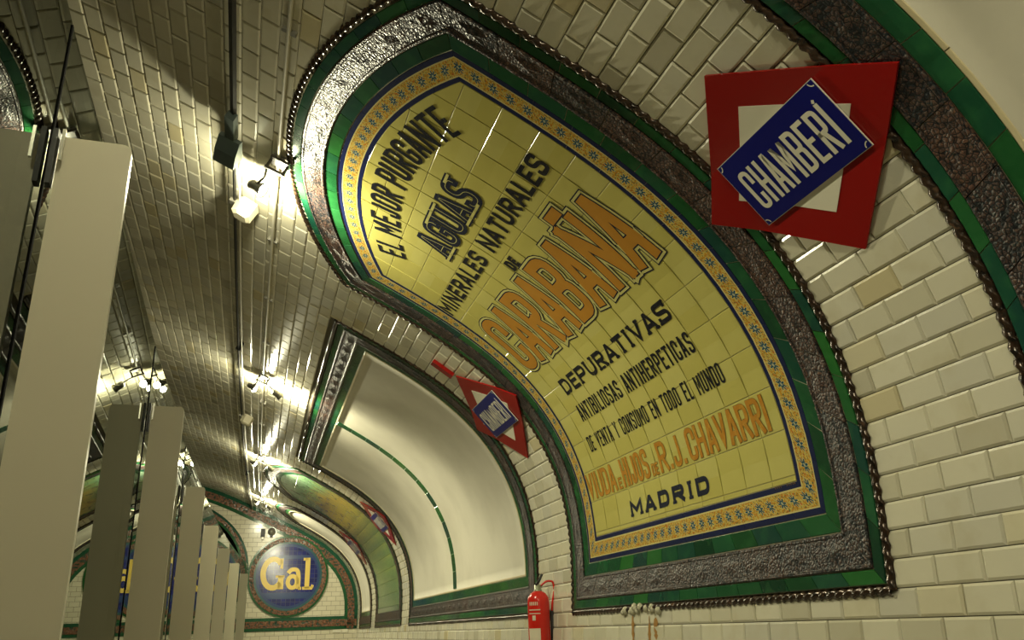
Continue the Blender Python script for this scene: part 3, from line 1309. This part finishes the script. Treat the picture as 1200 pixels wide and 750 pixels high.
# rust stains and lime under the advertisement
mb = MB()
rg = random.Random(11)
for (s_, t_, w_, h_) in ((4.72, -.13, .028, .18), (4.70, -.26, .02, .10), (4.50, -.15, .02, .20), (4.42, -.12, .035, .12), (4.36, -.25, .02, .12), (4.47, -.28, .03, .12)):
    n = 10
    L_, R2 = [], []
    for i in range(n + 1):
        u = i / n
        k = math.sin(PI * min(1, u * 1.02)) ** .5 * w_ * rg.uniform(.45, 1)
        L_.append((s_ - k + rg.uniform(-.004, .004), t_ + h_ / 2 - h_ * u))
        R2.append((s_ + k + rg.uniform(-.004, .004), t_ + h_ / 2 - h_ * u))
    vs = [V(a, b, .0148) for a, b in L_] + [V(a, b, .0148) for a, b in R2]
    mb.add(vs, [(i, i + 1, n + 2 + i, n + 1 + i) for i in range(n)])
o = mb.build('rust_stain', 'rust', wall_right)
o['kind'] = 'stuff'
mb = MB()
for i in range(26):
    s_ = 4.35 + .5 * rg.random()
    r_ = rg.uniform(.012, .028)
    m = VM(s_, TBOT + .012 + rg.uniform(-.01, .02), .022)
    mb.lathe(m, [(0.001, r_ * .8), (r_ * .7, r_ * .5), (r_, 0), (r_ * .6, -r_ * .6)], 7)
mb.build('lime_crust', 'lime', ad, True)['kind'] = 'stuff'


# ------------------------------------------------------------------ end wall
def Ev(n, z, off=0.0):
    """point on the far wall; off metres towards the camera"""
    return W(SE - off, n, ZI + z)


PA, PBh, PCN, PCZ = 2.0, 1.6, NAP, 1.3           # portal ellipse (outer edge of its band)
ZB = -ZI - 1.05


def portal(a, b, n=40):
    pts = [(PCN - a, ZB)]
    for i in range(n + 1):
        an = PI - PI * i / n
        pts.append((PCN + a * math.cos(an), PCZ + b * math.sin(an)))
    pts.append((PCN + a, ZB))
    return pts


vault_pts = [(n, z - ZI) for n, z in end_outline(SE, .03)]
inner = portal(PA - .16, PBh - .16)
ring = [(n, z) for n, z in vault_pts] + inner[::-1]
o = link('wall_far', mesh('wall_far', [Ev(n, z) for n, z in ring], [tuple(range(len(ring)))], ring), 'white_tile_far')
o['kind'] = 'structure'
o['label'] = 'tiled end wall with round emblem and tunnel mouth'
wall_far = o
# running tunnel beyond the mouth
mb = MB()
pp = portal(PA - .16, PBh - .16)
for i in range(9):
    mb.add([W(SE + i * 1.5, n, ZI + z) for n, z in pp], [])
k = len(pp)
mb.f += [(i * k + j, i * k + j + 1, (i + 1) * k + j + 1, (i + 1) * k + j) for i in range(8) for j in range(k - 1)]
mb.f.append(tuple(8 * k + j for j in range(k)))
o = mb.build('wall_tunnel', 'ballast')
o['kind'] = 'structure'
o['label'] = 'dark running tunnel beyond the mouth'


def end_band(pts_o, pts_i, off, mat, name, parent):
    n = len(pts_o)
    vs = [Ev(*p, off) for p in pts_o] + [Ev(*p, off) for p in pts_i] + [Ev(*p, 0) for p in pts_o] + [Ev(*p, 0) for p in pts_i]
    fs = [(i, i + 1, n + i + 1, n + i) for i in range(n - 1)]
    fs += [(i, 2 * n + i, 2 * n + i + 1, i + 1) for i in range(n - 1)] + [(n + i, n + i + 1, 3 * n + i + 1, 3 * n + i) for i in range(n - 1)]
    mb_ = MB()
    mb_.add(vs, fs)
    return mb_.build(name, mat, parent)


def vault_off(d, t0=0.0, t1=None, n=60):
    t1 = t1 if t1 is not None else 2 * TAP
    out = []
    for t in np.linspace(t0, t1, n):
        n_, z_, p_ = prof(float(t))
        out.append((n_ + d * math.cos(p_), z_ - d * math.sin(p_)))
    return out


arch = empty('arch_border', Ev(NAP, 0), 'green and red tile band following the vault around the end wall', 'tile border')
for d0, d1, of, mt, nm in ((.01, .09, .018, 'green_tile', 'green_band'), (.09, .24, .026, 'relief_tile_red', 'relief_band'), (.24, .31, .018, 'green_tile', 'green_band')):
    end_band(vault_off(d0), vault_off(d1), of, mt, nm, arch)
# horizontal base band
for z0, z1, of, mt, nm in ((.0, .065, .018, 'green_tile', 'green_band'), (.065, .205, .026, 'relief_tile_red', 'relief_band'), (.205, .275, .018, 'green_tile', 'green_band')):
    xs = np.linspace(.02, PCN - PA + .02, 12)
    end_band([(x, z1) for x in xs], [(x, z0) for x in xs], of, mt, nm, arch)
tun = empty('tunnel_mouth_border', Ev(PCN, 0), 'green and red tile band around the tunnel mouth left of the round emblem', 'tile border')
for d0, d1, of, mt, nm in ((0, .05, .018, 'green_tile', 'green_band'), (.05, .13, .026, 'relief_tile_red', 'relief_band'), (.13, .18, .018, 'green_tile', 'green_band')):
    end_band(portal(PA - d0, PBh - d0)[1:-1], portal(PA - d1, PBh - d1)[1:-1], of, mt, nm, tun)

GN, GZ = 1.578, 1.157
emb = empty('round_emblem', Ev(GN, GZ - .88), 'round blue tiled emblem with yellow letters Gal on the end wall', 'emblem')


def circ(r, n=56):
    return [(GN - r * math.cos(2 * PI * i / n), GZ + r * math.sin(2 * PI * i / n)) for i in range(n + 1)]


for r0, r1, of, mt, nm in ((.885, .84, .03, 'green_tile', 'green_ring'), (.84, .745, .045, 'relief_tile_red', 'relief_ring'), (.745, .70, .034, 'disc_teal', 'teal_ring'), (.70, .645, .026, 'disc_light_blue', 'light_blue_ring')):
    end_band(circ(r0), circ(r1), of, mt, nm, emb)
c0 = circ(.645)[:-1]
link('blue_disc', mesh('blue_disc', [Ev(*p, .024) for p in c0], [tuple(range(len(c0)))], c0), 'disc_blue', emb)
# pale cross bands of the disc
mb = MB()
for z0, z1 in ((.20 + .17, .25 + .20), (-.49, -.36)):
    hw0, hw1 = math.sqrt(.645 ** 2 - z0 ** 2), math.sqrt(.645 ** 2 - z1 ** 2)
    mb = MB()
    mb.add([Ev(GN + hw0, GZ + z0, .026), Ev(GN - hw0, GZ + z0, .026), Ev(GN - hw1, GZ + z1, .026), Ev(GN + hw1, GZ + z1, .026)], [(0, 1, 2, 3)])
    mb.build('pale_band', 'disc_light_blue', emb)
mb = MB()


def gal(x, y):
    return Ev(GN + .60 - x, GZ - .30 + y, .030)


# G
gp = [(.27 + .215 * math.cos(a), .36 + .31 * math.sin(a)) for a in np.linspace(math.radians(40), math.radians(318), 26)]
stroke(mb, gp, .058, False, gal)
stroke(mb, [(.445, .02), (.445, .31)], .06, False, gal)
stroke(mb, [(.33, .29), (.52, .29)], .025, False, gal)
stroke(mb, [(.45, .46), (.45, .68)], .03, False, gal)
mb.build('lettering', 'gal_yellow', emb)
mb = MB()
# a
ap = [(.70 + .10 * math.cos(a), .17 + .125 * math.sin(a)) for a in np.linspace(0, 2 * PI, 22)[:-1]]
stroke(mb, ap, .045, True, gal)
stroke(mb, fillet([(.60, .36), (.66, .44), (.80, .44), (.83, .30), (.83, .02)], .08), .045, False, gal)
stroke(mb, [(.83, .03), (.90, .03)], .03, False, gal)
mb.build('lettering', 'gal_yellow', emb)
mb = MB()
# l
stroke(mb, [(1.02, .02), (1.02, .69)], .052, False, gal)
stroke(mb, [(.92, .66), (1.02, .66)], .03, False, gal)
stroke(mb, [(.92, .03), (1.14, .03)], .032, False, gal)
stroke(mb, [(1.12, .03), (1.15, .10)], .03, False, gal)
mb.build('lettering', 'gal_yellow', emb)

# two small dark devices on the end wall above the emblem and a white plate below the band
mb = MB()
o = empty('wall_camera', Ev(2.19, 2.02), 'small dark surveillance camera on the end wall above the round emblem', 'camera')
mb.box(Matrix.Translation(Ev(2.19, 2.10, .07)), .09, .12, .17)
mb.build('housing', 'metal_black', o)
mb = MB()
mb.box(Matrix.Translation(Ev(2.19, 1.99, .03)), .05, .10, .06)
mb.build('mount', 'metal_grey', o)
o = empty('wall_speaker', Ev(2.0, 2.06), 'small grey rounded device beside the dark camera on the end wall', 'device')
mb = MB()
mb.lathe(Matrix.Translation(Ev(2.0, 2.13, .0)) @ Matrix.Rotation(PI / 2, 4, 'X'), [(.0, .10), (.06, .09), (.085, .05), (.09, 0)], 14)
mb.build('dome', 'metal_grey', o, True)
mb = MB()
mb.box(Matrix.Translation(Ev(2.0, 2.03, .04)), .06, .08, .04)
mb.build('mount', 'metal_black', o)
o = empty('white_plate', Ev(.37, -.09), 'small white plate under the red and green band of the end wall', 'plate')
mb = MB()
mb.box(Matrix.Translation(Ev(.45, -.04, .008)), .18, .014, .06)
mb.build('left_half', 'enamel_white', o)
mb = MB()
mb.box(Matrix.Translation(Ev(.27, -.04, .008)), .13, .014, .07)
mb.build('right_half', 'enamel_white', o)


# ------------------------------------------------------------------ glass screen and upright fins
ZG = EYE + 1.495
GW = .182
glass = empty('glass_screen', G(8, GW, 0), 'tall reflective glass screen along the platform edge on the left', 'glass screen')
sj = [SF + DF * i for i in range(-3, 7)] + [SE - .06]
for i in range(len(sj) - 1):
    a, b = sj[i] + .004, sj[i + 1] - .004
    A, B = G(a, GW, 0), G(b, GW, 0)
    d = (B - A).normalized()
    nrm = Vector((-d.y, d.x, 0)) * .012
    vs = [A, B, B + Vector((0, 0, ZG)), A + Vector((0, 0, ZG))]
    vs = vs + [v + nrm for v in vs]
    me = mesh('pane', vs, [(0, 1, 2, 3), (5, 4, 7, 6), (1, 5, 6, 2), (4, 0, 3, 7), (3, 2, 6, 7), (0, 4, 5, 1)])
    me.materials.append(MATS['screen_glass'])
    me.materials.append(MATS['glass_edge'])
    for q in range(2, 6):
        me.polygons[q].material_index = 1
    link('pane', me, None, glass)
for i in range(-2, 7):
    s = SF + DF * i
    mb = MB()
    A = G(s, GW, 0)
    dr = (G(s + .01, GW, 0) - A).normalized()
    m = Matrix((dr, Vector((-dr.y, dr.x, 0)), Vector((0, 0, 1)))).transposed().to_4x4()
    m.translation = A + Vector((0, 0, ZG / 2)) + Vector((-dr.y, dr.x, 0)) * .006
    mb.box(m, .012, .018, ZG - .01)
    mb.build('gasket', 'gasket_black', glass)

ORD = ['nearest', 'second', 'third', 'fourth', 'fifth', 'sixth', 'last']
first_fin = None
for i in range(-1, 7):
    s = SF + DF * i
    A = G(s, 0, 0)
    dr = (G(s + .01, 0, 0) - A).normalized()
    lf = Vector((-dr.y, dr.x, 0))
    m = Matrix((lf, Vector((0, 0, 1)), dr)).transposed().to_4x4()      # x to the glass, y up, z along
    m.translation = A
    lab = ('tall upright pale grey panel against the glass, ' + (ORD[i] + ' from the camera' if i < 6 else 'last before the end wall')) if i >= 0 else 'tall upright pale grey panel against the glass behind the camera'
    if first_fin is None:
        fin = empty('upright_panel', None, lab, 'panel', 'upright grey panels along the glass', mat=m)
        first_fin = fin
        w_, r_, th = GW - .022, .022, .022
        out = [(0, 0), (w_, 0), (w_, ZF)]
        out += [(r_ - r_ * math.sin(a), ZF - r_ + r_ * math.cos(a)) for a in np.linspace(0, PI / 2, 7)]
        n = len(out)
        vs = [(x, y, 0) for x, y in out] + [(x, y, th) for x, y in out]
        fs = [tuple(range(n))[::-1], tuple(range(n, 2 * n))] + [(j, (j + 1) % n, n + (j + 1) % n, n + j) for j in range(n)]
        me = mesh('board', vs, fs)
        me.materials.append(MATS['fin_grey'])
        me.materials.append(MATS['fin_edge_lit'])
        for q in range(2, 2 + n):
            me.polygons[q].material_index = 1
        o = bpy.data.objects.new('board', me)
        COL.objects.link(o)
        o.parent = fin
        # clamp that grips the glass
        mb = MB()
        mb.box(Matrix.Translation((w_ + .009, ZF - .065, -.006)), .012, .15, .030)
        o = bpy.data.objects.new('clamp', mb.mesh('clamp'))
        o.data.materials.append(MATS['metal_black'])
        COL.objects.link(o)
        o.parent = fin
        mb = MB()
        mb.box(Matrix.Translation((w_ - .010, ZF - .035, -.020)), .007, .085, .010)
        c = bpy.data.objects.new('clamp_bar', mb.mesh('clamp_bar'))
        c.data.materials.append(MATS['steel'])
        COL.objects.link(c)
        c.parent = o
        mb = MB()
        mb.box(Matrix.Translation((.085, .006, th / 2)), .15, .012, .09)
        c = bpy.data.objects.new('foot_plate', mb.mesh('foot_plate'))
        c.data.materials.append(MATS['metal_grey'])
        COL.objects.link(c)
        c.parent = fin
    else:
        fin = first_fin.copy()
        COL.objects.link(fin)
        fin.matrix_world = m
        fin['label'] = lab
        for ch in list(first_fin.children):
            c = ch.copy()
            COL.objects.link(c)
            c.parent = fin
            for g in ch.children:
                d = g.copy()
                COL.objects.link(d)
                d.parent = c

# ------------------------------------------------------------------ conduits under the vault
T1, T2 = 4.005, 3.745


def vline(t, off, s0, s1, step=.5):
    return [V(float(s), t, off) for s in np.linspace(s0, s1, max(2, int((s1 - s0) / step)))]


rail = empty('ceiling_conduit', V(4, T1, .09), 'black square lighting rail with white pipe hung under the vault', 'conduit')
mb = MB()
mb.tube(vline(T1, .085, -6.8, 4.3), .018, 4)
mb.build('black_rail', 'metal_black', rail)
mb = MB()
mb.tube(vline(T1, .085, 4.3, SE - .05), .011, 4)
mb.build('black_rail', 'metal_black', rail)
mb = MB()
mb.tube(vline(T1 - .035, .085, 4.45, SE - .05), .008, 6)
mb.build('white_pipe', 'pipe_white', rail, True)
for s in np.arange(-6.1, SE, 7.2):
    mb = MB()
    mb.box(VM(float(s), T1, .05), .03, .05, .10)
    mb.build('hanger', 'metal_black', rail)
con = empty('cable_conduit', V(4, T2, .02), 'thin grey cable conduit clipped to the ceiling tiles above the advertisements', 'conduit')
mb = MB()
mb.tube(vline(T2, .030, -6.8, SE - .05), .011, 8)
mb.build('tube', 'pipe_white', con, True)
for s in np.arange(-5.9, SE, 1.15):
    mb = MB()
    m = VM(float(s), T2, .022)
    mb.box(m, .022, .075, .022)
    mb.build('clip', 'metal_grey', con)

# loudspeaker wedge, junction boxes
spk = empty('wedge_floodlight', V(4.3, T1, .1), 'dark wedge-shaped housing hanging on the black rail near the first lamp', 'light housing')
mb = MB()
m = VM(4.43, T1, .125)
# prism: x towards the camera, y up the vault, z down
wd_ = .066
prf = [(-.10, -.02), (.09, -.02), (.10, .01), (.02, .06), (-.08, .085)]
vs = [m @ Vector((x, -wd_, z)) for x, z in prf] + [m @ Vector((x, wd_, z)) for x, z in prf]
n = len(prf)
mb.add(vs, [tuple(range(n)), tuple(range(n, 2 * n))[::-1]] + [(i, n + i, n + (i + 1) % n, (i + 1) % n) for i in range(n)])
mb.build('housing', 'metal_dark_green', spk)
mb = MB()
mb.box(VM(4.24, T1, .11), .24, .055, .05)
mb.build('mount', 'metal_dark_green', spk)
for s, lab in ((5.16, 'cream box on the rail just past the first lamp'), (11.1, 'cream box on the rail past the second lamp')):
    bx = empty('junction_box', V(s, T1 - .09, .1), lab, 'box', 'cream boxes on the rail')
    m = VM(s, T1 - .085, .115)
    mb = MB()
    hexa = [(-.075, -.04), (-.045, -.075), (.055, -.065), (.075, .03), (.03, .075), (-.06, .06)]
    vs = [m @ Vector((x, y, -.06)) for x, y in hexa] + [m @ Vector((x * .9, y * .9, .045)) for x, y in hexa] + [m @ Vector((x * .6, y * .6, .06)) for x, y in hexa]
    fs = [tuple(range(6))[::-1], tuple(range(12, 18))] + [(i, (i + 1) % 6, 6 + (i + 1) % 6, 6 + i) for i in range(6)] + [(6 + i, 6 + (i + 1) % 6, 12 + (i + 1) % 6, 12 + i) for i in range(6)]
    mb.add(vs, fs)
    mb.build('case', 'box_cream', bx)
    mb = MB()
    mb.box(VM(s, T1 - .02, .09), .05, .10, .03)
    mb.build('mount', 'metal_grey', bx)

# ------------------------------------------------------------------ spotlights on the conduit
LN = ['behind the camera, rearmost', 'behind the camera', 'above the camera', 'beside the arched top of the yellow advertisement', 'above the wide blank panel', 'above the picture advertisement', 'nearest the end wall']
for s, ln, LW in zip(LAMP_S, LN, LAMP_W):
    if s < S_BACK + .3:
        continue
    root = empty('spotlight', V(s, T2, .03), 'small twin spotlight on the ceiling conduit ' + ln, 'spotlight', 'spotlights along the ceiling conduit')
    mb = MB()
    mb.box(VM(s - .16, T2 - .02, .045), .08, .12, .018)
    mb.build('mount', 'metal_brown', root)
    mb = MB()
    mb.box(VM(s - .16, T2 - .07, .075), .016, .016, .06)
    mb.box(VM(s - .16, T2 + .035, .075), .016, .016, .06)
    mb.box(VM(s - .16, T2 - .018, .11), .018, .13, .016)
    mb.build('bracket', 'metal_brown', root)
    for dt, ds, aim_s, aim_t, pw in ((.035, .06, -.9, .9, 1.0), (-.26, -.12, .8, 1.2, .7))[:1 if abs(s - 4.62) < .1 else 2]:
        p = V(s + ds, T2 + dt, .15)
        tgt = V(s + ds + aim_s, aim_t, 0)
        d = (tgt - p).normalized()
        rotq = d.to_track_quat('Z', 'Y').to_matrix().to_4x4()
        m = Matrix.Translation(p) @ rotq
        mb = MB()
        mb.lathe(m, [(.0, -.095), (.030, -.092), (.036, -.07), (.036, -.03), (.046, .0), (.048, .012), (.043, .012), (.040, -.002), (0.0, -.004)], 16)
        hd = mb.build('lamp_head', 'metal_grey', root, True)
        mb = MB()
        mb.lathe(m, [(.0, .004), (.034, .003), (.040, -.001)], 16)
        mb.build('lens', 'lamp_lens', hd, True)
        mb = MB()
        a_ = V(s - .16, T2 + (.03 if dt > 0 else -.075), .11)
        mb.tube([a_, a_.lerp(p, .5) + Vector((0, 0, .01)), p - d * .06], .008, 6)
        mb.build('arm', 'metal_grey', root, True)
        li = bpy.data.lights.new('lamp_light', 'SPOT')
        li.energy = LW * pw * 3.0
        li.color = LAMP_COL
        li.spot_size = math.radians(165)
        li.spot_blend = .7
        li.shadow_soft_size = .035
        lo = bpy.data.objects.new('lamp_light', li)
        COL.objects.link(lo)
        lo.matrix_world = Matrix.Translation(p + d * .03) @ d.to_track_quat('-Z', 'Y').to_matrix().to_4x4()
        lo.parent = root
        lo.matrix_parent_inverse = root.matrix_world.inverted()
    # halo of stray light: bulb of the back-open reflector, lights the tiles around the fixture
    li = bpy.data.lights.new('bulb_light', 'POINT')
    li.energy = 85.0 if abs(s - .15) < .1 else 44.0
    li.color = LAMP_COL
    li.shadow_soft_size = .03
    lo = bpy.data.objects.new('bulb_light', li)
    COL.objects.link(lo)
    lo.location = V(s + .13, T2 + .05, .20)
    lo.parent = root
    lo.matrix_parent_inverse = root.matrix_world.inverted()

# ------------------------------------------------------------------ fire extinguisher
es, en = 6.16, .115
eb = ZI - .43
ext = empty('fire_extinguisher', W(es, en, eb), 'red fire extinguisher on the tiled wall below the second station sign', 'fire extinguisher')
m0 = Matrix.Translation(W(es, en, eb))
RB_ = .082
mb = MB()
mb.lathe(m0, [(0, 0), (RB_ * .92, 0), (RB_, .02), (RB_, .52), (RB_ * .96, .545), (RB_ * .72, .575), (.035, .592), (0, .595)], 26)
body = mb.build('cylinder', 'ext_red', ext, True)
mb = MB()
mb.lathe(m0, [(.03, .588), (.032, .60), (.026, .604), (.026, .635), (.018, .64), (.0, .642)], 14)
mb.build('valve', 'brass', ext, True)
camd = (CAMP - W(es, en, 0))
camd.z = 0
a0 = math.atan2(camd.y, camd.x)
mb = MB()
dl = Vector((math.cos(a0 - .4), math.sin(a0 - .4), 0))
pv = W(es, en, eb) + Vector((0, 0, .64))
mb.tube([pv + dl * .03, pv - dl * .02 + Vector((0, 0, .02)), pv - dl * .09 + Vector((0, 0, .075))], .011, 6)
mb.tube([pv + dl * .02 - Vector((0, 0, .02)), pv - dl * .075 - Vector((0, 0, .005))], .009, 6)
mb.build('handle', 'metal_black', ext, True)
mb = MB()
sd = Vector((math.cos(a0 + PI / 2), math.sin(a0 + PI / 2), 0))
hp = [pv + sd * .02 - Vector((0, 0, .01)), pv + sd * .07 + Vector((0, 0, .025)), pv + sd * .118 + Vector((0, 0, .02)), pv + sd * .125 - Vector((0, 0, .05)), pv + sd * .105 - Vector((0, 0, .13)), pv + sd * .098 - Vector((0, 0, .20))]
fine = []
for i in range(len(hp) - 1):
    for k in range(5):
        fine.append(hp[i].lerp(hp[i + 1], k / 5))
fine.append(hp[-1])
for _ in range(3):
    fine = [fine[0]] + [(fine[i - 1] + fine[i] * 2 + fine[i + 1]) / 4 for i in range(1, len(fine) - 1)] + [fine[-1]]
mb.tube(fine, .008, 7)
hose = mb.build('hose', 'ext_red', ext, True)
mb = MB()
mb.tube([hp[-1] + Vector((0, 0, .01)), hp[-1] - Vector((0, 0, .30))], .014, 8, radii=[.013, .018])
mb.build('nozzle', 'rubber', hose, True)


def label_patch(a, b, z0, z1, mat, name, r=RB_ + .0012):
    mb_ = MB()
    n_ = 8
    vs_ = []
    for i in range(n_ + 1):
        an = a0 + a + (b - a) * i / n_
        for z_ in (z0, z1):
            vs_.append(m0 @ Vector((r * math.cos(an), r * math.sin(an), z_)))
    mb_.add(vs_, [(2 * i, 2 * i + 2, 2 * i + 3, 2 * i + 1) for i in range(n_)])
    return mb_.build(name, mat, ext)


label_patch(-1.1, .1, .24, .33, 'ext_label', 'white_label')
label_patch(-1.0, .15, .455, .462, 'ext_label', 'print_line', RB_ + .0014)
label_patch(-1.0, .15, .43, .436, 'ext_label', 'print_line', RB_ + .0014)
label_patch(-.62, -.30, .385, .42, 'ext_label', 'print_mark', RB_ + .0014)
for q in range(6):
    label_patch(-.9 + q * .15, -.82 + q * .15, .49, .515, 'ext_label', 'print_mark', RB_ + .0014)
mb = MB()
mw = Matrix.Translation(W(es, .018, eb + .42))
mb.box(mw, .04, .06, .08)
mb.build('wall_bracket', 'metal_grey', ext)
